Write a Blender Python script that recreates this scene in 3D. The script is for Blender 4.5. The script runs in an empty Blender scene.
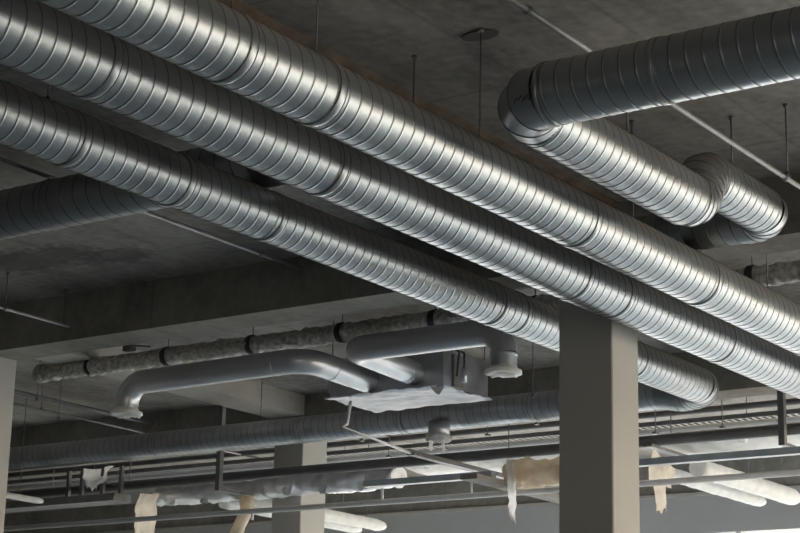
import bpy, math, random
from mathutils import Vector, Matrix, noise
random.seed(4)
C = bpy.context.scene.collection
EYE = 1.6                      # camera height above the floor; heights below are given from the eye
UP = 5.38                      # underside of the ceiling slab above the eye

# ------------------------------------------------------------------ camera
pitch, roll, yaw = .2603, .02297, -.6118
fwd = Vector((math.sin(yaw)*math.cos(pitch), math.cos(yaw)*math.cos(pitch), math.sin(pitch)))
rt = Vector((math.cos(yaw), -math.sin(yaw), 0)); upv = rt.cross(fwd)
r2 = rt*math.cos(roll)+upv*math.sin(roll); u2 = -rt*math.sin(roll)+upv*math.cos(roll)
cam = bpy.data.cameras.new('camera'); camo = bpy.data.objects.new('camera', cam); C.objects.link(camo)
cam.lens = 1841/800*36; cam.sensor_width = 36; cam.clip_end = 500; cam.clip_start = .05
camo.matrix_world = Matrix(((r2.x,u2.x,-fwd.x,0),(r2.y,u2.y,-fwd.y,0),(r2.z,u2.z,-fwd.z,EYE),(0,0,0,1)))
bpy.context.scene.camera = camo

# ------------------------------------------------------------------ sky and exposure
W = bpy.data.worlds.new('sky'); bpy.context.scene.world = W; W.use_nodes = True
n = W.node_tree.nodes; l = W.node_tree.links; n.clear()
geo = n.new('ShaderNodeTexCoord'); sep = n.new('ShaderNodeSeparateXYZ'); l.new(geo.outputs['Generated'], sep.inputs[0])
mr = n.new('ShaderNodeMapRange'); l.new(sep.outputs['X'], mr.inputs[0])
mr.inputs[1].default_value = -.25; mr.inputs[2].default_value = .45
mix = n.new('ShaderNodeMix'); mix.data_type = 'RGBA'; l.new(mr.outputs[0], mix.inputs[0])
mix.inputs[6].default_value = (1.28,1.48,1.75,1); mix.inputs[7].default_value = (.95,.74,.50,1)
bg = n.new('ShaderNodeBackground'); l.new(mix.outputs[2], bg.inputs[0]); bg.inputs[1].default_value = 4.5
wo = n.new('ShaderNodeOutputWorld'); l.new(bg.outputs[0], wo.inputs[0])
vs = bpy.context.scene.view_settings
vs.view_transform = 'Standard'; vs.look = 'None'; vs.gamma = 1; vs.use_curve_mapping = False
vs.exposure = 0.4

sd = bpy.data.lights.new('sun','SUN'); sd.energy = 7; sd.angle = math.radians(2); sd.color = (1,.82,.58)
so = bpy.data.objects.new('sun', sd); C.objects.link(so)
so.rotation_euler = Vector((-.55,-1,-.72)).to_track_quat('-Z','Y').to_euler(); so.location = (10,45,20)

def portal(name, loc, rot, sx, sy):
    d = bpy.data.lights.new(name, 'AREA'); d.shape = 'RECTANGLE'; d.size = sx; d.size_y = sy
    d.cycles.is_portal = True
    o = bpy.data.objects.new(name, d); C.objects.link(o); o.location = loc; o.rotation_euler = rot
portal('daylight_opening_east', (6.7, 8.5, EYE+1.2), (0, math.radians(90), 0), 5.8, 45)
portal('daylight_opening_north', (-12, 31.1, EYE+1.2), (math.radians(-90), 0, 0), 40, 5.4)

# ------------------------------------------------------------------ materials
def mat(name, col, rough=.6, metal=0., nscale=6, namt=.15, bump=0., bscale=30, ravar=.0, trans=0.):
    m = bpy.data.materials.new(name); m.use_nodes = True
    N = m.node_tree.nodes; L = m.node_tree.links; b = N['Principled BSDF']
    tc = N.new('ShaderNodeTexCoord'); ns = N.new('ShaderNodeTexNoise'); ns.inputs['Scale'].default_value = nscale
    ns.inputs['Detail'].default_value = 5; L.new(tc.outputs['Object'], ns.inputs['Vector'])
    cr = N.new('ShaderNodeMapRange'); L.new(ns.outputs[0], cr.inputs[0]); cr.inputs[1].default_value=.25; cr.inputs[2].default_value=.75
    mx = N.new('ShaderNodeMix'); mx.data_type='RGBA'; L.new(cr.outputs[0], mx.inputs[0])
    mx.inputs[6].default_value = tuple(c*(1-namt) for c in col)+(1,)
    mx.inputs[7].default_value = tuple(min(1,c*(1+namt)) for c in col)+(1,)
    L.new(mx.outputs[2], b.inputs['Base Color'])
    b.inputs['Metallic'].default_value = metal; b.inputs['Roughness'].default_value = rough
    if ravar:
        rr = N.new('ShaderNodeMapRange'); L.new(ns.outputs[0], rr.inputs[0]); rr.inputs[3].default_value=rough-ravar; rr.inputs[4].default_value=rough+ravar
        L.new(rr.outputs[0], b.inputs['Roughness'])
    if bump:
        n2 = N.new('ShaderNodeTexNoise'); n2.inputs['Scale'].default_value=bscale; n2.inputs['Detail'].default_value=4; L.new(tc.outputs['Object'], n2.inputs['Vector'])
        bp = N.new('ShaderNodeBump'); bp.inputs['Strength'].default_value=bump; bp.inputs['Distance'].default_value=.01; L.new(n2.outputs[0], bp.inputs['Height']); L.new(bp.outputs[0], b.inputs['Normal'])
    if trans: b.inputs['Transmission Weight'].default_value = trans
    m['mx'] = mx.name
    return m

def galvanised(name, col, rough, dust=.5, stretch=(1,1,1)):
    """zinc-coated sheet: brushed streaks, cloudy spangle, brown dust lying on top"""
    m = bpy.data.materials.new(name); m.use_nodes = True
    N = m.node_tree.nodes; L = m.node_tree.links; b = N['Principled BSDF']
    tc = N.new('ShaderNodeTexCoord')
    mp = N.new('ShaderNodeMapping'); mp.inputs['Scale'].default_value = stretch; L.new(tc.outputs['Object'], mp.inputs[0])
    a = N.new('ShaderNodeTexNoise'); a.inputs['Scale'].default_value = 5; a.inputs['Detail'].default_value = 6; L.new(mp.outputs[0], a.inputs['Vector'])
    f = N.new('ShaderNodeTexNoise'); f.inputs['Scale'].default_value = 1.3; f.inputs['Detail'].default_value = 3; L.new(tc.outputs['Object'], f.inputs['Vector'])
    add = N.new('ShaderNodeMath'); add.operation='ADD'; L.new(a.outputs[0], add.inputs[0]); L.new(f.outputs[0], add.inputs[1])
    mr = N.new('ShaderNodeMapRange'); L.new(add.outputs[0], mr.inputs[0]); mr.inputs[1].default_value=.7; mr.inputs[2].default_value=1.3
    mx = N.new('ShaderNodeMix'); mx.data_type='RGBA'; L.new(mr.outputs[0], mx.inputs[0])
    mx.inputs[6].default_value = tuple(c*.82 for c in col)+(1,); mx.inputs[7].default_value = tuple(c*1.14 for c in col)+(1,)
    # dust settled on the upward side
    g = N.new('ShaderNodeNewGeometry'); sp = N.new('ShaderNodeSeparateXYZ'); L.new(g.outputs['Normal'], sp.inputs[0])
    n3 = N.new('ShaderNodeTexNoise'); n3.inputs['Scale'].default_value = 3; n3.inputs['Detail'].default_value=6; L.new(tc.outputs['Object'], n3.inputs['Vector'])
    ad2 = N.new('ShaderNodeMath'); ad2.operation='MULTIPLY_ADD'; L.new(n3.outputs[0], ad2.inputs[0]); ad2.inputs[1].default_value=.25; L.new(sp.outputs['Z'], ad2.inputs[2])
    dr = N.new('ShaderNodeMapRange'); L.new(ad2.outputs[0], dr.inputs[0]); dr.inputs[1].default_value=.2; dr.inputs[2].default_value=1.15; dr.inputs[3].default_value=0; dr.inputs[4].default_value=dust
    m2 = N.new('ShaderNodeMix'); m2.data_type='RGBA'; L.new(dr.outputs[0], m2.inputs[0]); L.new(mx.outputs[2], m2.inputs[6]); m2.inputs[7].default_value=(.33,.27,.20,1)
    L.new(m2.outputs[2], b.inputs['Base Color'])
    iv = N.new('ShaderNodeMath'); iv.operation='SUBTRACT'; iv.inputs[0].default_value=1; L.new(dr.outputs[0], iv.inputs[1]); L.new(iv.outputs[0], b.inputs['Metallic'])
    rr = N.new('ShaderNodeMapRange'); L.new(add.outputs[0], rr.inputs[0]); rr.inputs[1].default_value=.6; rr.inputs[2].default_value=1.4; rr.inputs[3].default_value=rough-.06; rr.inputs[4].default_value=rough+.08
    ra = N.new('ShaderNodeMath'); ra.operation='MULTIPLY_ADD'; L.new(dr.outputs[0], ra.inputs[0]); ra.inputs[1].default_value=.4; L.new(rr.outputs[0], ra.inputs[2]); L.new(ra.outputs[0], b.inputs['Roughness'])
    n4 = N.new('ShaderNodeTexNoise'); n4.inputs['Scale'].default_value = 9; n4.inputs['Detail'].default_value=4; L.new(tc.outputs['Object'], n4.inputs['Vector'])
    bp = N.new('ShaderNodeBump'); bp.inputs['Strength'].default_value=.35; bp.inputs['Distance'].default_value=.006; L.new(n4.outputs[0], bp.inputs['Height']); L.new(bp.outputs[0], b.inputs['Normal'])
    return m

def concrete(name, c0, c1, boards=None, stains=()):
    m = bpy.data.materials.new(name); m.use_nodes = True
    N = m.node_tree.nodes; L = m.node_tree.links; b = N['Principled BSDF']
    g = N.new('ShaderNodeNewGeometry')
    mp = N.new('ShaderNodeMapping'); L.new(g.outputs['Position'], mp.inputs[0]); mp.inputs['Scale'].default_value=(.55,.25,.6)
    a = N.new('ShaderNodeTexNoise'); a.inputs['Scale'].default_value=1.6; a.inputs['Detail'].default_value=9; a.inputs['Roughness'].default_value=.62; L.new(mp.outputs[0], a.inputs['Vector'])
    f = N.new('ShaderNodeTexNoise'); f.inputs['Scale'].default_value=9; f.inputs['Detail'].default_value=6; L.new(g.outputs['Position'], f.inputs['Vector'])
    s = N.new('ShaderNodeMath'); s.operation='MULTIPLY_ADD'; L.new(f.outputs[0], s.inputs[0]); s.inputs[1].default_value=.35; L.new(a.outputs[0], s.inputs[2])
    mr = N.new('ShaderNodeMapRange'); L.new(s.outputs[0], mr.inputs[0]); mr.inputs[1].default_value=.45; mr.inputs[2].default_value=.92
    mx = N.new('ShaderNodeMix'); mx.data_type='RGBA'; L.new(mr.outputs[0], mx.inputs[0]); mx.inputs[6].default_value=tuple(c0)+(1,); mx.inputs[7].default_value=tuple(c1)+(1,)
    out = mx.outputs[2]
    sp = N.new('ShaderNodeSeparateXYZ'); L.new(g.outputs['Position'], sp.inputs[0])
    if boards:                                       # formwork joints every so many metres
        for ax, step, amt in boards:
            p = N.new('ShaderNodeMath'); p.operation='PINGPONG'; L.new(sp.outputs[ax], p.inputs[0]); p.inputs[1].default_value=step/2
            q = N.new('ShaderNodeMapRange'); L.new(p.outputs[0], q.inputs[0]); q.inputs[1].default_value=0; q.inputs[2].default_value=.03; q.inputs[3].default_value=amt; q.inputs[4].default_value=0
            k = N.new('ShaderNodeMix'); k.data_type='RGBA'; L.new(q.outputs[0], k.inputs[0]); L.new(out, k.inputs[6]); k.inputs[7].default_value=tuple(c*.4 for c in c0)+(1,)
            out = k.outputs[2]
    for (x, y, sx, sy, amt) in stains:               # damp patches
        v = N.new('ShaderNodeVectorMath'); v.operation='SUBTRACT'; L.new(g.outputs['Position'], v.inputs[0]); v.inputs[1].default_value=(x,y,EYE+UP)
        v2 = N.new('ShaderNodeVectorMath'); v2.operation='DIVIDE'; L.new(v.outputs[0], v2.inputs[0]); v2.inputs[1].default_value=(sx,sy,10)
        ln = N.new('ShaderNodeVectorMath'); ln.operation='LENGTH'; L.new(v2.outputs[0], ln.inputs[0])
        ad = N.new('ShaderNodeMath'); ad.operation='MULTIPLY_ADD'; L.new(f.outputs[0], ad.inputs[0]); ad.inputs[1].default_value=.9; L.new(ln.outputs['Value'], ad.inputs[2])
        q = N.new('ShaderNodeMapRange'); L.new(ad.outputs[0], q.inputs[0]); q.inputs[1].default_value=1.1; q.inputs[2].default_value=1.5; q.inputs[3].default_value=amt; q.inputs[4].default_value=0
        k = N.new('ShaderNodeMix'); k.data_type='RGBA'; L.new(q.outputs[0], k.inputs[0]); L.new(out, k.inputs[6]); k.inputs[7].default_value=tuple(c*.45 for c in c0)+(1,)
        out = k.outputs[2]
    L.new(out, b.inputs['Base Color']); b.inputs['Roughness'].default_value=.85
    bp = N.new('ShaderNodeBump'); bp.inputs['Strength'].default_value=.35; bp.inputs['Distance'].default_value=.01; L.new(s.outputs[0], bp.inputs['Height']); L.new(bp.outputs[0], b.inputs['Normal'])
    return m

M = dict(
 zinc = galvanised('galvanised_steel', (.335,.37,.395), .35, .85, (1,.25,1)),
 zinc_b = galvanised('galvanised_steel_cross', (.37,.40,.425), .34, .5, (.25,1,1)),
 zinc_dull = galvanised('dull_galvanised_steel', (.50,.53,.58), .36, .3, (1,1,1)),
 wrap = mat('film_covered_duct', (.52,.54,.58), .36, .75, 3, .08, .15, 12),
 stain = mat('dark_damp_stain', (.045,.042,.038), .8),
 seam_lt = mat('light_seam', (.28,.29,.31), .5, .7, 20, .2),
 boxfilm = mat('grey_stretched_film', (.34,.37,.42), .42, .5, 5, .25, .7, 8),
 seam = mat('seam_dirt', (.19,.19,.195), .55, .7, 20, .3),
 conc = concrete('slab_concrete', (.085,.082,.078), (.36,.345,.325), [(1,2.44,.35),(0,1.22,.25)],
        [(-15.0,14.2,1.0,.42,.6),(-14.1,14.55,.6,.3,.5),(-15.6,13.9,.8,.3,.4),(-12.5,12.6,.8,.4,.4),(-9.3,12.9,.9,.3,.35),(-5.0,12.4,.5,.5,.3)]),
 beam = concrete('beam_concrete', (.12,.117,.105), (.29,.28,.255), [(0,2.9,.3)]),
 lightbeam = concrete('pale_beam_concrete', (.30,.29,.27), (.45,.44,.41)),
 brown = mat('rusty_brown_mortar', (.13,.10,.075), .9, 0, 4, .5, .6, 20),
 paint = mat('beige_column_paint', (.385,.385,.365), .55, 0, 2, .04, .05, 60),
 wall = mat('grey_wall_paint', (.36,.37,.385), .7, 0, .8, .06),
 floor = concrete('sky_tinted_floor_concrete', (.36,.445,.515), (.47,.565,.64)),  # blue cast of the skylight is put into the floor colour
 rod = mat('threaded_rod_steel', (.16,.16,.165), .5, .8, 30, .2),
 conduit = mat('zinc_conduit', (.24,.245,.25), .5, .4, 6, .2),
 dark = mat('dark_painted_pipe', (.10,.10,.105), .45, .2, 4, .2),
 black = mat('black_rubber', (.015,.015,.015), .5, 0, 5, .2),
 insul = mat('spiral_insulation_wrap', (.42,.41,.385), .4, .35, 18, .6, 1.0, 30),
 film = mat('white_plastic_film', (.88,.88,.87), .35, 0, 6, .12, .5, 14),
 beige = mat('yellowed_plastic_film', (.80,.72,.60), .45, 0, 5, .22, .5, 14),
 foil = mat('crumpled_foil_film', (.74,.76,.80), .34, .4, 5, .2, .8, 9),
 blue = mat('blue_grey_channel', (.42,.48,.54), .45, .1, 6, .12),
 ltpipe = mat('pale_plastic_pipe', (.60,.61,.63), .4, 0, 5, .08),
 pole = mat('grey_strut', (.17,.175,.18), .5, .5, 8, .15),
 frame = mat('window_frame_paint', (.5,.5,.5), .5),
 ground = mat('pale_outdoor_paving', (.45,.42,.38), .9),
)

for k_ in ('film','beige'):                       # thin film lets some of the daylight behind it through
    nt=M[k_].node_tree; b_=nt.nodes['Principled BSDF']; o_=nt.nodes['Material Output']
    tr=nt.nodes.new('ShaderNodeBsdfTranslucent'); nt.links.new(nt.nodes[M[k_]['mx']].outputs[2],tr.inputs[0])
    ms=nt.nodes.new('ShaderNodeMixShader'); ms.inputs[0].default_value=.5
    nt.links.new(b_.outputs[0],ms.inputs[1]); nt.links.new(tr.outputs[0],ms.inputs[2]); nt.links.new(ms.outputs[0],o_.inputs[0])

# ------------------------------------------------------------------ builders
def V(p): return Vector((p[0], p[1], p[2]+EYE))
class G:
    def __init__(s): s.v=[]; s.f=[]; s.mi=[]; s.sm=[]
    def add(s, vs, fs, mi=0, smooth=False):
        o=len(s.v); s.v += [Vector(v) for v in vs]
        for f in fs: s.f.append(tuple(o+i for i in f)); s.mi.append(mi); s.sm.append(smooth)
    def box(s, a, b, mi=0):
        x0,y0,z0=[min(a[i],b[i]) for i in range(3)]; x1,y1,z1=[max(a[i],b[i]) for i in range(3)]
        vs=[V(p) for p in ((x0,y0,z0),(x1,y0,z0),(x1,y1,z0),(x0,y1,z0),(x0,y0,z1),(x1,y0,z1),(x1,y1,z1),(x0,y1,z1))]
        s.add(vs, [(0,3,2,1),(4,5,6,7),(0,1,5,4),(1,2,6,5),(2,3,7,6),(3,0,4,7)], mi)
        return s
    def tube(s, pts, r, n=12, mi=0, caps=True, smooth=True, rs=None, crumple=0, squash=1):
        P=[V(p) for p in pts]; rings=[]
        t0=(P[1]-P[0]).normalized(); ref=Vector((0,0,1)) if abs(t0.z)<.9 else Vector((1,0,0))
        nn=(ref-t0*ref.dot(t0)).normalized()
        for i,p in enumerate(P):
            if i==0: t=t0
            elif i==len(P)-1: t=(P[-1]-P[-2]).normalized()
            else:
                a=(P[i]-P[i-1]).normalized(); b=(P[i+1]-P[i]).normalized(); t=(a+b)
                t = t.normalized() if t.length>1e-6 else a
            nn=(nn-t*nn.dot(t)).normalized(); bb=t.cross(nn)
            rr = rs[i] if rs else r
            k=1.
            if 0<i<len(P)-1: k=1/max(.5, a.dot(t))
            ring=[]
            for j in range(n):
                an=2*math.pi*j/n; d=nn*math.cos(an)*squash+bb*math.sin(an)
                q=p+d*rr
                if crumple: q=q+d*(noise.noise(q*6)*crumple+noise.noise(q*17)*crumple*.4)
                ring.append(q)
            rings.append(ring)
        vs=[q for R in rings for q in R]; fs=[]
        for i in range(len(P)-1):
            for j in range(n): fs.append((i*n+j, i*n+(j+1)%n, (i+1)*n+(j+1)%n, (i+1)*n+j))
        s.add(vs, fs, mi, smooth)
        if caps:
            o=len(s.v)-len(vs)
            s.f.append(tuple(o+j for j in reversed(range(n)))); s.f.append(tuple(o+(len(P)-1)*n+j for j in range(n))); s.mi+=[mi,mi]; s.sm+=[False,False]
        return s
    def ring(s, c, ax, R, w, t, n=48, mi=0):
        """short collar of radius R, width w, thickness t about axis ax"""
        ax=Vector(ax).normalized(); c=Vector(c)
        a=c-ax*w/2; b=c+ax*w/2; e=min(w*.2,.01)
        s.tube([a, a+ax*e, b-ax*e, b], R, n, mi, False, True, [R-.001,R+t,R+t,R-.001]); return s

def build(name, g, mats, parent=None, label=None):
    if not isinstance(mats,(list,tuple)): mats=[mats]
    if parent is not None: org = Vector(parent['_o'])
    else:
        xs=[v.x for v in g.v]; ys=[v.y for v in g.v]; zs=[v.z for v in g.v]
        org=Vector(((min(xs)+max(xs))/2,(min(ys)+max(ys))/2,min(zs)))
    me=bpy.data.meshes.new(name); me.from_pydata([tuple(v-org) for v in g.v], [], g.f)
    for m in mats: me.materials.append(m)
    me.polygons.foreach_set('material_index', g.mi); me.polygons.foreach_set('use_smooth', g.sm)
    me.update(); o=bpy.data.objects.new(name, me); C.objects.link(o)
    if parent is not None: o.parent=parent
    else: o.location=org
    o['_o']=tuple(org)
    if label: o['label']=label
    return o
def tag(o, label, cat, group=None, kind=None):
    o['label']=label; o['category']=cat
    if group: o['group']=group
    if kind: o['kind']=kind
    return o
def thing(name, label, cat, loc, group=None):
    o=bpy.data.objects.new(name,None); C.objects.link(o); o.location=V(loc); o['_o']=tuple(V(loc)); o.empty_display_size=.1
    return tag(o,label,cat,group)
def struct(name, g, m):
    o=build(name,g,m); o['kind']='structure'; return o

def spiral(p0, p1, R, pitch=.125, seg=48, lip=.004):
    """helical lock-seam sheet-metal tube from p0 to p1"""
    g=G(); P0=V(p0); P1=V(p1); ax=(P1-P0); Ln=ax.length; ax.normalize()
    ref=Vector((0,0,1)); nn=(ref-ax*ref.dot(ax)).normalized(); bb=ax.cross(nn)
    prof=[(-.045,0.),(0.,lip),(.045,0.),(.16,.0001),(.5,.0006),(.84,.0001)]
    turns=int(Ln/pitch)
    rows=[]
    for k in range(-1,turns+2):
        for (t,d) in prof: rows.append(((k+t)*pitch, d))
    m=len(prof); vs=[]; N=len(rows)
    for i,(y,d) in enumerate(rows):
        for j in range(seg):
            a=2*math.pi*j/seg; yy=min(max(y+pitch*j/seg,0),Ln)
            vs.append(P0+ax*yy+(nn*math.cos(a)+bb*math.sin(a))*(R+d))
    fs=[]; mi=[]
    for i in range(N-1):
        for j in range(seg):
            if j<seg-1: q=(i*seg+j, i*seg+j+1, (i+1)*seg+j+1, (i+1)*seg+j)
            else:
                if i+m+1>=N: continue
                q=(i*seg+j, (i+m)*seg, (i+m+1)*seg, (i+1)*seg+j)
            fs.append(q); mi.append(1 if i%m in (0,1) else 0)
    g.v=vs; g.f=fs; g.mi=mi; g.sm=[True]*len(fs)
    return g

def arc(center, a, b, R, n, ang=math.pi/2):
    """points turning from direction a to direction b (unit, perpendicular) starting at 'center' = start point of the bend"""
    a=Vector(a); b=Vector(b); s=Vector(center)
    c=s+b*R
    return [c - b*R*math.cos(ang*i/n) + a*R*math.sin(ang*i/n) for i in range(n+1)]

def gored(pts, R, seg=40, seam=.006, smooth=False):
    """segmented elbow: straight gores meeting at mitres, with a raised seam at each joint"""
    g=G(); g.tube(pts, R, seg, 0, False, True)
    # sharp joints: split each gore so that shading breaks
    n=seg; v=g.v[:]; g2=G()
    for i in range(len(pts)-1):
        g2.add(v[i*n:(i+2)*n], [(j,(j+1)%n,n+(j+1)%n,n+j) for j in range(n)], 0, True)
    for i in range(1,len(pts)-1):
        c=sum((v[i*n+j] for j in range(n)),Vector())/n
        rg=[v[i*n+j] for j in range(n)]
        t=(Vector(pts[i+1])-Vector(pts[i-1])).normalized()
        o=[c+(q-c)*(1+seam/R)+0*t for q in rg]
        a=[q-t*seam for q in rg]; b=[q+t*seam for q in rg]
        g2.add(a+o+b, [(j,(j+1)%n,n+(j+1)%n,n+j) for j in range(n)]+[(n+j,n+(j+1)%n,2*n+(j+1)%n,2*n+j) for j in range(n)], 1, True)
    return g2

def film_sheet(corners, nu, nv, amp, ragged=0, seedv=0):
    """crumpled sheet between four corners p00,p10,p11,p01 (v runs downward), torn lower edge"""
    a,b,c,d=[Vector(p) for p in corners]; g=G(); vs=[]; fs=[]
    for j in range(nv+1):
        for i in range(nu+1):
            u=i/nu; w=j/nv
            if ragged and j==nv: w=1-ragged*random.random()
            p=(a*(1-u)+b*u)*(1-w)+(d*(1-u)+c*u)*w
            q=p*4+Vector((seedv,0,0)); off=.5*noise.noise(q*3.3)*Vector((.5,1,.3))+Vector((noise.noise(q),noise.noise(q+Vector((9,0,0))),noise.noise(q+Vector((0,9,0)))*.4))
            vs.append(V(p+off*amp+Vector((0,math.sin(u*9+seedv)*amp*.4,0))))
    for j in range(nv):
        for i in range(nu): o=j*(nu+1)+i; fs.append((o,o+1,o+nu+2,o+nu+1))
    g.add(vs,fs,0,True); return g

# ------------------------------------------------------------------ the setting
struct('floor', G().box((-42,-14,-EYE-.2),(6.6,31.2,-EYE)), M['floor'])
struct('ceiling', G().box((-42,-14,UP),(6.6,31.2,UP+.3)), M['conc'])
struct('wall_west', G().box((-42.3,-14,-EYE),(-42,31.2,UP)), M['wall'])
struct('wall_south', G().box((-42,-14.3,-EYE),(6.6,-14,UP)), M['wall'])
g=G().box((-42,30.7,4.05),(6.6,31.0,4.8)); struct('wall_north', g, M['wall'])
struct('trim_1', G().box((-42,30.66,4.74),(6.6,30.70,4.80)), M['lightbeam'])
struct('trim_2', G().box((-24,30.7,-EYE),(6.6,31.0,-EYE+.25)), M['wall'])
struct('wall_north_west', G().box((-42,30.72,-EYE),(-24,31.0,4.05)), M['wall'])
struct('wall_east_daylight_block', G().box((6.3,-6,-EYE),(6.6,12.5,UP)), M['wall'])  # unseen wall added to limit the daylight reaching south-facing sides
g=G()
for x in range(-22,7,4): g.box((x-.05,30.75,-EYE+.25),(x+.05,30.9,4.05))
g.box((-24,30.75,1.2),(6.6,30.85,1.28)); struct('window_1', g, M['frame'])
struct('ground', G().box((-90,-60,-EYE-.4),(90,110,-EYE-.2)), M['ground'])
Y1,Y2,Y3=15.6,22.17,30.7
def nm(y): return {Y1:'beam_near',Y2:'beam_middle',Y3:'beam_far'}[y]
for y in (Y1,Y2,Y3): struct(nm(y), G().box((-42,y,4.8),(6.6,y+.56,UP)), M['beam'])
struct('beam_column_line', G().box((-9.0,-14,4.8),(-8.42,30.7,UP)), M['beam'])
struct('beam_secondary', G().box((-17.95,16.16,5.07),(-17.30,30.7,UP)), M['lightbeam'])
struct('beam_edge', G().box((5.9,-14,4.3),(6.6,30.7,UP)), M['beam'])
# brown mortar joint running along the slab beside the big ducts
g=G()
N=160
vs=[];fs=[]
for i in range(N+1):
    y=-2+18*i/N; w=.10*noise.noise(Vector((y*1.7,0,0))); h=.03*noise.noise(Vector((0,y*3,0)))
    for (x,z) in ((-8.42,UP),(-8.42,UP-.08+h),(-8.36+w*.3,UP-.06+h),(-8.29+w*.35,UP)): vs.append(V((x,y,z)))
for i in range(N):
    for k in range(3): o=i*4+k; fs.append((o,o+4,o+5,o+1))
g.add(vs,fs,0,True); struct('trim_3', g, M['brown'])

def column(x1,y0,w,d,label,name='concrete_column'):
    g=G(); x0=x1-w; y1=y0+d; b=.012
    pts=[(x0+b,y0),(x1-b,y0),(x1,y0+b),(x1,y1-b),(x1-b,y1),(x0+b,y1),(x0,y1-b),(x0,y0+b)]
    vs=[V((x,y,-EYE)) for x,y in pts]+[V((x,y,4.8)) for x,y in pts]
    g.add(vs,[(i,(i+1)%8,8+(i+1)%8,8+i) for i in range(8)]+[tuple(range(8,16)),tuple(reversed(range(8)))])
    o=build(name,g,M['paint']); tag(o,label,'column','painted concrete columns'); return o
column(-8.39,15.6,.6,.55,'beige painted square column rising under the two big parallel ducts, the nearest and widest')
column(-17.30,15.6,.6,.56,'grey column cut by the left edge of the photo, under the near concrete beam')
column(-17.30,22.17,.57,.62,'grey square column standing under the long low duct, left of centre')

# ------------------------------------------------------------------ big spiral ducts
def coupling(parent, c, ax, R, w=.07, m=None):
    g=G(); a=Vector(ax)
    g.ring(c, ax, R+.003, w, .004, 48, 0)
    g.ring(Vector(c)-a*(w/2), ax, R+.003, .008, .004, 48, 1); g.ring(Vector(c)+a*(w/2), ax, R+.003, .008, .004, 48, 1)
    return build('coupling_band', g, [m or M['zinc'], M['seam']], parent)

def run_y(label, x, z, R, y0, y1, joints, pitch=.126):
    t=thing('spiral_duct', label, 'duct', (x,(y0+y1)/2,z-R), 'large spiral ducts running side by side')
    build('duct_tube', spiral((x,y0,z),(x,y1,z),R,pitch), [M['zinc'],M['seam']], t)
    for j in joints: coupling(t,(x,j,z),(0,1,0),R)
    build('end_cap', G().tube([(x,y1-.12,z),(x,y1,z)],R+.005,48), M['zinc_dull'], t)
    return t
R1=.23
run_y('large galvanised spiral duct, topmost of three long parallel diagonals', -7.05, 4.23, R1, 0, 20.3, (8.12,9.04,12.5,14.75,17.2))
run_y('large galvanised spiral duct, middle one of three long diagonals, in front of the beige column', -7.96, 4.23, R1, 0, 20.3, (7.88,10.31,14.02,14.81,17.07))
# third run and its bend into the low cross duct
X3,Z3,R3=-9.74,4.50,.22
t=thing('spiral_duct','galvanised spiral duct, lowest of the three long diagonals, passing behind the beige column','duct',(X3,10,Z3-R3),'large spiral ducts running side by side')
build('duct_tube', spiral((X3,0,Z3),(X3,20.3,Z3),R3,.126),[M['zinc'],M['seam']],t)
for j in (9.44,10.65,11.85,15.5,15.95,18.6): coupling(t,(X3,j,Z3),(0,1,0),R3)
build('elbow', gored(arc((X3,20.3,Z3),(0,1,0),(-1,0,0),.45,6),R3),[M['zinc'],M['seam']],t)
g=G(); g.tube([(X3-.45,20.75,Z3),(X3-.75,20.75,Z3+.03)],R3,40,0,False,True,[R3,.19]); build('reducer',g,M['zinc'],t)
X5=X3-.75; Z5=4.53; R5=.19
t=thing('spiral_duct','long dull spiral duct running low across the back, just above the grey column','duct',(-18,20.75,Z5-R5))
build('duct_tube', spiral((X5,20.75,Z5),(-27,20.75,Z5),R5,.13,36,.0025),[M['zinc_dull'],M['seam_lt']],t)
for x in (-12.3,-14.4,-16.2,-19,-22): coupling(t,(x,20.75,Z5),(1,0,0),R5,.07,M['zinc_dull'])
g=G(); g.tube([(-13.74,20.6,4.42),(-13.74,20.6,4.19)],.15,28,0); build('branch_stub',g,M['zinc_dull'],t)
def plastic_cap(parent, c, r, dangles):
    g=G(); n=28; vs=[]; 
    c=Vector(c)
    prof=[(1.0,.05),(1.16,.015),(1.2,-.01),(1.05,-.035),(.6,-.05),(0.02,-.055)]
    for (k,dz) in prof:
        for j in range(n):
            a=2*math.pi*j/n; w=1+.06*noise.noise(Vector((math.cos(a)*3+c.x,math.sin(a)*3,k*5)))+.04*math.sin(a*9+k)
            vs.append(V(c+Vector((math.cos(a)*r*k*w,math.sin(a)*r*k*w,dz+.02*noise.noise(Vector((math.cos(a)*5,math.sin(a)*5,k*9+c.x)))))))
    fs=[(i*n+j,i*n+(j+1)%n,(i+1)*n+(j+1)%n,(i+1)*n+j) for i in range(len(prof)-1) for j in range(n)]
    g.add(vs,fs,0,True); o=build('plastic_cover',g,M['film'],parent,'crumpled white plastic cover over the open end')
    for (dx,dy,L) in dangles:
        g=film_sheet([c+Vector((dx-.03,dy,-.03)),c+Vector((dx+.04,dy,-.03)),c+Vector((dx+.03,dy,-.03-L)),c+Vector((dx-.01,dy,-.03-L))],3,8,.03,.1,dx*9)
        build('loose_film',g,M['film'],o)
plastic_cap(t,(-13.74,20.6,4.19),.15,[(-.05,-.1,.16),(.13,-.08,.2)])
# cross duct at the left, passing over the three long runs
Y0,Z0,R0=11.75,4.965,.235
t=thing('spiral_duct','dark spiral duct at the left edge, passing behind the lowest long diagonal','duct',(-12,Y0,Z0-R0))
build('duct_tube', spiral((-9.1,Y0,Z0),(-16.4,Y0,Z0),R0,.17),[M['zinc_b'],M['seam']],t)
coupling(t,(-12.25,Y0,Z0),(1,0,0),R0,.06,M['zinc_b'])

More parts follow.
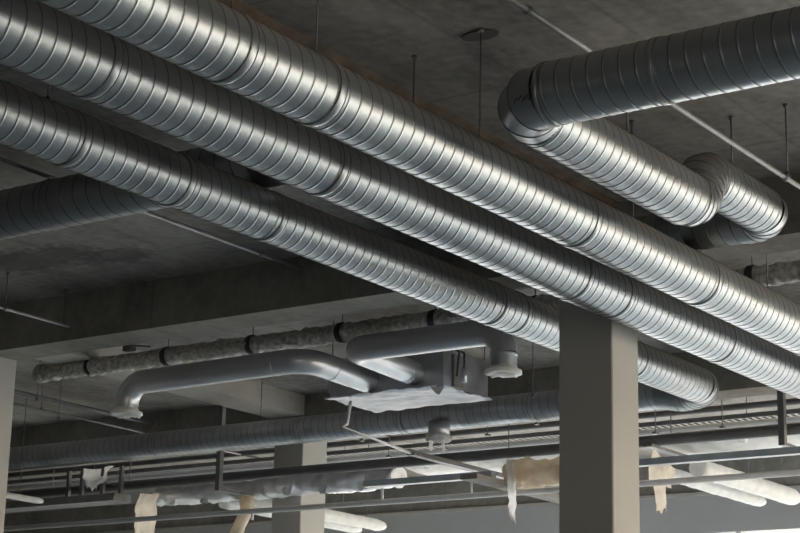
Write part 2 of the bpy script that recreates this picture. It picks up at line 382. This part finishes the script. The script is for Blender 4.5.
# upper right run: cross duct, segmented bend, long run, offset bend, end bend
R4=.222; Y4,Z4=10.28,4.40; X4=-6.28
t=thing('spiral_duct','dark spiral duct coming in from the upper right corner and turning in a segmented bend','duct',(-4,Y4,Z4-R4))
rb=.30
build('duct_tube', spiral((X4+rb,Y4,Z4),(0.5,Y4,Z4),R4,.12),[M['zinc_b'],M['seam']],t)
coupling(t,(-5.13,Y4,Z4),(1,0,0),R4,.05,M['zinc_b'])
el=build('elbow', gored(arc((X4+rb,Y4,Z4),(-1,0,0),(0,1,0),rb,3),R4,44),[M['zinc_b'],M['seam']],t)
coupling(t,(X4+rb-.01,Y4,Z4),(1,0,0),R4,.03,M['zinc_b'])
g=G()
for k,(dx,dz) in enumerate(((0,0),(.035,.012),(.06,-.004),(.085,.01),(.115,.004))):
    c=Vector((X4+.14+dx,Y4-.212,Z4-.085+dz)); g.tube([c+Vector((-.012,0,-.018)),c+Vector((.012,-.001,.018))],.0035,5)
build('marker_scribble',g,M['black'],el)
t=thing('spiral_duct','bright galvanised spiral duct between the segmented bend and the offset bends at right','duct',(X4,11.8,Z4-R4))
build('duct_tube', spiral((X4,Y4+rb,Z4),(X4,12.95,Z4),R4,.12),[M['zinc'],M['seam']],t)
Z6,R6=4.69,.205
X6=X4
th=math.radians(62); rr_=.25
p=[Vector(q) for q in arc((X4,12.95,Z4),(0,1,0),(0,0,1),rr_,4,th)]
d=Vector((0,math.cos(th),math.sin(th))); side=Vector((0,math.sin(th),-math.cos(th)))
L_=(Z6-Z4-2*rr_*(1-math.cos(th)))/math.sin(th)
p2=p[-1]+d*L_
q=[p2+d*rr_*math.sin(th*i/4)+side*rr_*(1-math.cos(th*i/4)) for i in range(1,5)]
allp=p+[p2]+q; end=allp[-1]
build('offset_bend',gored(allp,R4-.01,44),[M['zinc'],M['seam']],t)
Y6=14.68; rb6=.25
build('duct_tube', spiral((X6,end.y,Z6),(X6,Y6-rb6,Z6),R6,.115),[M['zinc'],M['seam']],t)
t2=thing('spiral_duct','shadowed spiral duct elbow at right, turning back over the topmost long diagonal','duct',(X6,Y6,Z6-R6))
build('elbow', gored(arc((X6,Y6-rb6,Z6),(0,1,0),(-1,0,0),rb6,4),R6,44),[M['zinc_b'],M['seam']],t2)
build('duct_tube', spiral((X6-rb6,Y6,Z6),(-8.36,Y6,Z6),R6-.01,.12),[M['zinc_b'],M['seam']],t2)

# ------------------------------------------------------------------ film covered branch ducts and their air box
def open_end(parent, c, r):
    c=Vector(c); g=G()
    g.tube([c+Vector((0,0,.05)),c+Vector((0,0,.02)),c,c+Vector((0,0,-.015))],r,32,0,False,True,[r,r*1.05,r*1.36,r*1.34]); o=build('flange',g,M['film'],parent)
    g=G(); n=32; vs=[]; fs=[]
    for k,(q,dz) in enumerate(((1.36,-.012),(1.38,-.035),(.95,-.03),(.5,-.02),(.01,-.025))):
        for j in range(n):
            a=2*math.pi*j/n; h=noise.noise(Vector((math.cos(a)*4+c.x,math.sin(a)*4,k)))
            vs.append(V(c+Vector((math.cos(a)*r*q*(1+.06*h),math.sin(a)*r*q*(1+.06*h),dz+.02*h-(.02 if k==1 and j%7==0 else 0)))))
    fs=[(i*n+j,i*n+(j+1)%n,(i+1)*n+(j+1)%n,(i+1)*n+j) for i in range(4) for j in range(n)]
    g.add(vs,fs,0,True); build('plastic_cover',g,M['film'],parent,'crinkled white plastic over the open end')
RB=.152
grp='film covered branch ducts'
t=thing('branch_duct','smooth grey duct running left from the air box, its open end turned down','duct',(-14.7,17,4.4),grp)
rr=.27
P=[(-13.28,18.31,4.53)]+[tuple(v) for v in arc((-13.28,17+rr,4.56),(0,-1,0),(-1,0,0),rr,5)]+[tuple(v) for v in arc((-16.14+rr,17,4.54),(-1,0,0),(0,0,-1),rr,6)]
g=G(); g.tube(P,RB,32,0,False); build('duct_tube',g,M['wrap'],t)
for x in (-13.7,-14.0): build('joint_ring',G().ring((x,17,4.56),(1,0,0),RB,.02,.004,32),M['wrap'],t)
for y in (17.5,17.9): build('joint_ring',G().ring((-13.28,y,4.55),(0,1,0),RB,.02,.004,32),M['wrap'],t)
e=P[-1]; g=G(); g.tube([e,(e[0],e[1],4.19)],RB,32,0,False); build('spout',g,M['wrap'],t); open_end(t,(e[0],e[1],4.17),RB)
t=thing('branch_duct','smooth grey duct folding back over the air box, its open end turned down at right','duct',(-11.6,17,4.4),grp)
P=[(-12.59,18.3,4.56)]+[tuple(v) for v in arc((-12.59,17+.2,4.61),(0,-1,0),(1,0,0),.2,4)]+[tuple(v) for v in arc((-10.5-rr,17,4.61),(1,0,0),(0,0,-1),rr,6)]
g=G(); g.tube(P,RB,32,0,False); build('duct_tube',g,M['wrap'],t)
build('joint_ring',G().ring((-10.5-rr,17,4.61),(1,0,0),RB,.02,.004,32),M['wrap'],t); build('joint_ring',G().ring((-12.59,18.1,4.56),(0,1,0),RB,.02,.004,32),M['wrap'],t)
e=P[-1]; g=G(); g.tube([e,(e[0],e[1],4.17)],RB,32,0,False); g.ring((e[0],e[1],4.32),(0,0,1),RB,.02,.006,32); build('spout',g,M['zinc_dull'],t); open_end(t,(e[0],e[1],4.15),RB)

t=thing('air_box','grey sheet-metal air box under the slab, film stretched over its underside','air box',(-13.0,18.8,4.36))
g=G(); g.box((-13.88,18.3,4.38),(-12.16,19.32,4.86)); build('casing',g,M['zinc_dull'],t)
g=G(); nu,nv=26,16; vs=[]
for j in range(nv+1):
    for i in range(nu+1):
        x=-13.93+1.82*i/nu; y=18.24+1.1*j/nv; q=Vector((x*3,y*3,1))
        z=4.36-.035*abs(noise.noise(q))-.02*abs(noise.noise(q*3)); 
        if i in(0,nu) or j in (0,nv): z+=.03*random.random()
        vs.append(V((x+.03*noise.noise(q*2),y+.03*noise.noise(q*2.3),z)))
g.add(vs,[(j*(nu+1)+i,j*(nu+1)+i+1,(j+1)*(nu+1)+i+1,(j+1)*(nu+1)+i) for j in range(nv) for i in range(nu)],0,True)
u=build('underside_film',g,M['boxfilm'],t)
g=film_sheet([(-12.32,18.25,4.36),(-12.12,18.27,4.36),(-12.18,18.26,4.25),(-12.22,18.26,4.25)],5,4,.02,.2,3); build('loose_film',g,M['foil'],u)
for x in (-13.9,-12.2):
    for y in (18.36,19.3):
        g=G(); g.tube([(x,y,4.86),(x,y,UP)],.008,6); build('hanger_rod',g,M['rod'],t)
g=G(); g.box((-12.16,18.5,4.4),(-12.13,18.7,4.8)); build('flange',g,M['pole'],t)
g=G(); g.tube([(-12.02,18.55,4.44),(-12.02,18.55,4.62)],.035,14); build('valve_body',g,M['zinc_dull'],t)
g=G(); g.tube([(-12.02,18.55,4.62),(-12.02,18.55,4.8),(-12.1,18.6,4.84)],.012,8); g.tube([(-12.06,18.45,4.5),(-12.03,18.45,4.8),(-12.12,18.5,4.85)],.012,8); build('hose',g,M['black'],t)
o=build('drain_pipe',G().tube([(-13.62,18.4,4.32),(-13.62,18.33,4.02),(-13.62,18.24,3.97),(-13.62,19.75,3.86)],.022,10),M['ltpipe']); tag(o,'thin pale drain pipe dropping from the air box and running away diagonally','pipe')
o=build('angle_bar',G().box((-13.68,19.75,3.83),(-13.56,22.6,3.87)).box((-13.68,19.75,3.83),(-13.665,22.6,3.92)),M['pole']); tag(o,'flat dark bar continuing the line of the pale drain pipe','bar')
o=build('flat_duct',G().box((-13.0,20.0,3.50),(-12.74,24.2,3.57)),M['beam']); tag(o,'flat pale grey duct slanting down to the beige column, below the hanging film','duct')

# ------------------------------------------------------------------ spiral wrapped pipe under the near beam
YW,ZW=17.6,5.0
t=thing('insulated_pipe','knobbly wrapped pipe with black straps hanging just behind the near concrete beam','pipe',(-13,YW,ZW-.1))
g=G(); pts=[(-18.3+i*.04,YW,ZW) for i in range(int(14.5/.04))]
rs=[.108+.008*noise.noise(Vector((i*.21,0,0))) for i in range(len(pts))]
g.tube(pts,.1,24,0,True,True,rs,crumple=.022)
for q in g.v:
    a=math.atan2(q.z-EYE-ZW,q.y-YW); h=((q.x/.17+a/(2*math.pi))%1)
    k=1+.20*(1-abs(h*2-1)**.5)+.05*noise.noise(Vector((q.x*14,a*3,0))); q.y=YW+(q.y-YW)*k; q.z=ZW+EYE+(q.z-EYE-ZW)*k
build('wrapping',g,M['insul'],t)
for x in (-17.39,-16.03,-14.6,-13.19,-11.82,-10.45,-9.1,-7.78,-6.4):
    g=G(); g.ring((x,YW,ZW),(1,0,0),.122,.09,.006,24); s_=build('strap',g,M['black'],t)
    g=G(); g.tube([(x,YW,ZW+.10),(x,YW,UP)],.008,6); build('hanger_rod',g,M['rod'],s_)
g=G(); g.tube([(-18.42,YW,ZW),(-18.36,YW,ZW),(-18.28,YW,ZW)],.13,24,0,True,False,[.10,.135,.135]); build('end_cap',g,M['insul'],t)
g=G(); g.tube([(-18.05,YW,ZW+.02),(-17.99,YW-.02,ZW+.13),(-17.85,YW-.03,ZW+.15),(-17.75,YW,ZW+.12)],.05,10,0,True,True,None,.02); build('valve',g,M['insul'],t)
o=build('wall_box',G().box((-16.75,17.5,5.13),(-16.6,17.6,5.24)).tube([(-16.6,17.55,5.2),(-16.3,17.55,5.15)],.012,6),M['beam']); tag(o,'small concrete-grey box above the wrapped pipe near its left end','box')
g=G(); g.tube([(-16.62,17.55,5.24),(-16.62,17.55,UP)],.008,6); build('hanger_rod',g,M['rod'],o)

# ------------------------------------------------------------------ thin conduits near the slab
def pipe(name,pts,r,m,label,cat='pipe',group=None,joints=()):
    if joints:
        t=thing(name,label,cat,pts[0],group); build('tube',G().tube(pts,r,10),m,t)
        ax=(Vector(pts[-1])-Vector(pts[0])).normalized()
        for k in joints:
            c=Vector(pts[0])+ax*k; build('clamp',G().ring(c,ax,r,.06,.012,14),M['pole'],t)
        return t
    o=build(name,G().tube(pts,r,10),m); return tag(o,label,cat,group)
pipe('conduit',[(-5.76,0,4.72),(-5.76,15.6,4.72)],.02,M['conduit'],'thin zinc conduit slanting across the top right, behind the dark cross duct',joints=(9.6,11.0,13.75))
pipe('conduit',[(-12.3,0,5.235),(-12.3,15.6,5.235)],.022,M['conduit'],'thin conduit emerging below the lowest long diagonal and ending at the near beam',joints=(7.0,14.9))
pipe('conduit',[(-15.74,12.2,4.94),(-15.74,15.5,4.94)],.018,M['conduit'],'short pale conduit hanging at the left edge in front of the near beam',joints=(2.25,))
pipe('conduit',[(-20.45,17,5.2),(-20.45,26,5.2)],.035,M['pole'],'conduit under the slab just right of the left column, upper of two')
pipe('conduit',[(-20.45,17,5.02),(-20.45,26,5.02)],.02,M['pole'],'conduit under the slab just right of the left column, lower of two')

# ------------------------------------------------------------------ hanger rods
def hanger(x,y,z,label,group='thin threaded hanger rods',r=.007,plate=True):
    t=thing('hanger_rod',label,'rod',(x,y,z),group)
    build('rod',G().tube([(x,y,z),(x,y,UP)],r,6),M['rod'],t)
    build('clip',G().tube([(x,y,z-.01),(x,y,z+.035)],.016,8).box((x-.03,y-.012,z-.012),(x+.03,y+.012,z)),M['rod'],t)
    if plate: build('anchor',G().tube([(x,y,UP-.03),(x,y,UP)],.022,8),M['rod'],t)
    return t
for a in ((-7.05,11.05,4.46,'threaded rod from a dark oval ceiling patch down to the topmost diagonal'),
          (-7.80,11.25,4.48,'threaded rod passing behind the topmost diagonal, above the middle of the photo'),
          (-7.05,9.02,4.465,'threaded rod with a nut holding the topmost diagonal near the top edge'),
          (-7.05,8.15,4.465,'threaded rod holding the topmost diagonal, leftmost one at the top edge'),
          (-7.05,13.5,4.465,'short rod seen between the topmost diagonal and the bright run above it'),
          (-7.05,16.3,4.465,'rod holding the topmost diagonal just before the near beam at right')):
    hanger(*a)
g=G(); g.tube([(-7.12,11.15,UP-.012),(-7.12,11.15,UP)],.16,20); vs=[Vector(v) for v in g.v]
g.v=[Vector((v.x,(v.y-11.15)*.55+11.15,v.z)) for v in vs]
o=build('ceiling_patch',g,M['stain']); tag(o,'dark oval patch on the ceiling around a threaded rod anchor','patch')
hanger(-9.74,9.2,4.725,'rod with a nut above the lowest long diagonal near the left edge')
hanger(-9.74,11.65,4.725,'rod between the middle and lowest long diagonals')
hanger(-13.15,11.75,5.205,'rod with a nut holding the dark cross duct at the left edge')
hanger(-6.28,11.95,4.63,'rod holding the bright run beside the segmented bend')
hanger(-5.76,13.8,4.745,'rod dropping to the thin zinc conduit at the right edge')
hanger(X6,13.85,4.90,'rod above the offset bend at right')
hanger(-15.74,15.40,4.95,'rod at the end of the short pale conduit near the left edge')
hanger(-15.74,14.45,4.95,'rod at the left edge holding the short pale conduit')
ORD=['first','second','third','fourth','fifth','sixth','seventh','eighth','ninth','tenth','eleventh','twelfth','thirteenth','fourteenth','fifteenth']
MID={(-19.75,19.0):'thin rod beside the left end of the wrapped pipe, the leftmost of three there',(-18.81,18.0):'thin rod directly below the end of the wrapped pipe',(-19.89,19.5):'thin rod between the left column and the turned-down duct, farther back',(-19.09,20.0):'thin rod behind the turned-down open end of the left branch duct',(-11.61,19.5):'thin rod between the air box and the beige column',(-15.2,20.0):'thin rod behind the air box, at its left corner',(-17.0,20.75):'rod holding the low spiral duct near the grey column',(-11.6,20.75):'rod holding the low spiral duct near the beige column'}
for x,y,z in ((-18.81,18.0,4.74),(-19.75,19.0,4.85),(-19.89,19.5,4.80),(-19.09,20.0,5.0),(-11.61,19.5,4.39),(-15.2,20.0,4.8),(-17.0,20.75,4.76),(-11.6,20.75,4.76)):
    hanger(x,y,z,MID[(x,y)],'thin rods in the middle bay',.006,False)

# ------------------------------------------------------------------ services in the far bay
XA,XE=-27,-5
def service(name,y,z,r,m,label,cat,x0=XA,x1=XE):
    o=build(name,G().tube([(x0,y,z),(x1,y,z)],r,14),m); return tag(o,label,cat,'cross pipes in the far bay')
service('pipe',24.5,24.5*.2058,.05,M['dark'],'dark cross pipe in the far bay, directly under the low spiral duct','pipe')
service('pipe',24.0,24.0*.1950,.05,M['ltpipe'],'bright thin cross pipe just below the cable tray in the far bay','pipe')
service('pipe',21.45,21.45*.1897,.075,M['dark'],'thick dark cross pipe just above the film-wrapped duct','pipe')
service('pipe',20.9,20.9*.1640,.040,M['ltpipe'],'pale thin cross pipe, lowest of the row, passing in front of the grey column','pipe')
# ladder tray
t=thing('cable_tray','slim ladder tray running across the far bay between dark pipe and bright pipe','tray',(-15,24.9,4.85))
yt,zt=24.9,24.9*.1975
g=G(); g.box((XA,yt-.15,zt),(XE,yt-.13,zt+.07)); build('side_rail',g,M['pole'],t)
g=G(); g.box((XA,yt+.13,zt),(XE,yt+.15,zt+.07)); build('side_rail',g,M['pole'],t)
g=G()
x=XA
while x<XE: g.box((x,yt-.13,zt+.005),(x+.045,yt+.13,zt+.02)); x+=.11
o=build('rung',g,M['pole'],t); o['kind']='stuff'
# blue-grey channel
o=build('channel',G().box((-15.0,20.6,20.6*.1752),(-12.9,20.72,20.6*.1752+.085)),M['blue']); tag(o,'straight blue-grey channel running under the bright film left of the beige column','channel')
o=build('channel',G().box((-11.0,20.6,20.6*.1752),(-5,20.72,20.6*.1752+.085)),M['blue']); tag(o,'straight blue-grey channel running under the bright film at right','channel')
o=build('channel_stack',G().box((-27,20.95,21.1*.1785),(-20.05,21.36,21.1*.1785+.06)).box((-27,20.97,21.1*.1785+.06),(-20.05,21.34,21.1*.1785+.12)),M['conduit']); tag(o,'stack of flat grey channels at lower left, narrow strips standing on it','channel')
# film-wrapped duct e
def wrapped(x0,x1,y,z,r,label,m,sd,sq=.8,cr=.035):
    n=int((x1-x0)/.06); pts=[]; rs=[]
    for i in range(n+1):
        x=x0+(x1-x0)*i/n
        pts.append((x,y+.04*noise.noise(Vector((x*.8,sd,0))),z+.03*noise.noise(Vector((x*.9,0,sd)))))
        rs.append(r*(1+.22*noise.noise(Vector((x*.9,sd,sd)))+.07*abs(noise.noise(Vector((x*5,sd,1))))))
    t=thing('wrapped_duct',label,'duct',(x0,y,z-r),'film wrapped duct across the far bay')
    g=G(); g.tube(pts,r,28,0,True,True,rs,crumple=cr,squash=sq); build('film_wrapping',g,m,t)
    for k in range(3):
        x=x0+(x1-x0)*(k+.6)/3.3; i=int((x-x0)/(x1-x0)*n); c=Vector(pts[i]); rr=rs[i]
        g=film_sheet([c+Vector((-.12,-rr*.85,.02)),c+Vector((.16,-rr*.9,.03)),c+Vector((.1,-rr*.8,-rr*sq-.05)),c+Vector((-.05,-rr*.8,-rr*sq-.03))],6,6,.04,.25,x)
        build('film_flap',g,m,t)
    return t
ze=21.95*.1822
wrapped(-20.0,-17.75,21.95,ze-.07,.18,'grey film-wrapped duct piece left of the narrow strut, at lower left',M['foil'],1.,.8,.06)
wrapped(-17.7,-15.3,21.9,ze-.05,.20,'silvery film-wrapped duct piece crossing in front of the grey column',M['foil'],5.,.8,.06)
wrapped(-15.3,-12.8,22.5,4.17,.55,'bright wrinkled film-wrapped duct piece right of the grey column',M['film'],8.,.2)
wrapped(-12.8,-11.15,20.98,3.69,.21,'bulging beige film-wrapped duct piece just left of the beige column',M['beige'],3.,.8,.09)
wrapped(-11.2,-4.5,22.6,4.20,.62,'long brightly lit film-wrapped duct piece at lower right',M['film'],6.,.2)

def drape(c,label,m,amp,nu,nv,rag,sd):
    o=build('hanging_film',film_sheet(c,nu,nv,amp,rag,sd),m); return tag(o,label,'plastic film')
drape([(-12.74,20.70,3.86),(-12.56,20.70,3.74),(-12.55,20.70,2.93),(-12.68,20.70,3.02)],'torn white film tail hanging down left of the beige column',M['film'],.06,8,26,.3,2.)
drape([(-10.90,21.30,3.95),(-10.52,21.3,3.62),(-10.62,21.3,3.40),(-10.92,21.3,3.42)],'crumpled beige film hanging beside the right edge of the beige column',M['beige'],.06,8,8,.15,4.)
drape([(-10.70,21.0,3.48),(-10.54,21.0,3.48),(-10.55,21.0,3.05),(-10.69,21.0,3.02)],'beige torn strip of film hanging right of the beige column',M['beige'],.03,4,10,.18,6.)
drape([(-19.98,21.4,3.92),(-19.50,21.4,3.90),(-19.62,21.4,3.0),(-20.0,21.4,3.0)],'tall pale sheet of film hanging down at lower left',M['beige'],.06,8,14,.1,7.)
o=build('hanging_roll',G().tube([(-17.68,21.35,3.72),(-17.66,21.32,3.5),(-17.8,21.33,3.3),(-17.95,21.35,3.0)],.1,16,0,True,True,[.12,.10,.10,.12],.04),M['beige']); tag(o,'twisted beige roll of film hanging left of the grey column','plastic film')
drape([(-21.1,21.25,4.36),(-20.3,21.25,4.36),(-20.75,21.25,3.98),(-20.85,21.25,3.98)],'wispy torn film stretched between the thin strips at lower left',M['film'],.09,10,8,.3,9.)
for w,x in (('first',-21.40),('second',-21.10),('third',-20.64),('fourth',-20.25)):
    g=G(); g.box((x-.03,21.28,21.1*.1785+.12),(x+.03,21.34,4.36)); o=build('upright_strip',g,M['pole'])
    tag(o,w+' from the left of four narrow upright strips on the grey channel stack','strip','narrow uprights at lower left')
# trapeze struts
def strut(x,label,arm):
    t=thing('strut',label,'strut',(x,21.05,3.84))
    build('post',G().box((x-.04,21.02,3.84),(x+.04,21.10,4.8 if x>-10 else UP)),M['pole'],t)
    build('arm',G().box((x-.04,21.02,3.80),(x+.04,21.02+arm,3.84)),M['pole'],t)
strut(-18.01,'grey upright strut left of the grey column, dropping past the low spiral duct',.9)
strut(-8.97,'dark upright strut near the right edge, dropping from behind the middle diagonal',.9)
# small drops joining channel and lowest pipe
for x,z0,z1,lb in ((-14.88,3.46,3.62,'short drop joining the lowest pale pipe to the film duct, left one'),(-13.41,3.46,3.68,'pale short drop above the lowest pipe, under the plastic cap'),(-17.2,3.3,3.46,'small clip on the lowest pale pipe in front of the grey column')):
    o=build('pipe_drop',G().tube([(x,20.9,z0),(x,20.9,z1)],.022,8),M['ltpipe']); tag(o,lb,'pipe')
# film covered tubes running away towards the windows
for k,(x0,y0,x1,y1,z,r,lb) in enumerate(((-11.25,22.3,-11.25,25.6,3.80,.095,'white film-covered tube running away at lower right, left one of the pair'),
        (-10.72,22.3,-10.72,25.6,3.82,.125,'white film-covered tube running away at lower right, right one of the pair'),
        (-18.25,22.05,-18.25,25.7,3.80,.10,'white film-covered tube passing behind the grey column, right one of the pair'),
        (-18.75,22.05,-18.75,25.7,3.78,.09,'white film-covered tube passing behind the grey column, left one of the pair'),
        (-21.4,18.5,-21.4,20.75,3.80,.05,'thin pale tube beside the left column at lower left'))):
    g=G(); n=30; pts=[(x0+(x1-x0)*i/n,y0+(y1-y0)*i/n,z) for i in range(n+1)]
    rs=[r*(1+.05*noise.noise(Vector((i*.4,k,0)))) for i in range(n+1)]; rs[-1]=r*.6; rs[-2]=r*.9
    g.tube(pts,r,20,0,True,True,rs,.008); o=build('covered_tube',g,M['film']); tag(o,lb,'tube','film covered tubes')
    g=G().tube([(x1,y1-.5,z+r*.5),(x1,y1-.5,UP)],.006,6); build('hanger_rod',g,M['rod'],o)
o=build('angle_bar',G().box((-10.98,21.25,3.96),(-10.86,22.9,4.0)),M['pole']); tag(o,'dark flat bar slanting over the bright film right of the beige column','bar')
# rods of the far bay
for i_,(x,z) in enumerate(((-24.1,4.5),(-23.1,4.5),(-22.23,4.5),(-18.56,4.9),(-17.22,4.9),(-16.69,4.6),(-15.93,4.9),(-15.63,4.65),(-14.85,4.8),(-14.47,4.2),(-13.98,4.9),(-12.0,4.6),(-11.75,4.2),(-11.5,4.9),(-10.95,4.6))):
    t=thing('hanger_rod',ORD[i_]+' from the left of the thin rods hanging in the far bay','rod',(x,23.6,z),'thin rods in the far bay')
    build('rod',G().tube([(x,23.6,z),(x,23.6,UP)],.009,6),M['rod'],t)
    build('clip',G().box((x-.03,23.56,z-.03),(x+.03,23.64,z)),M['rod'],t)
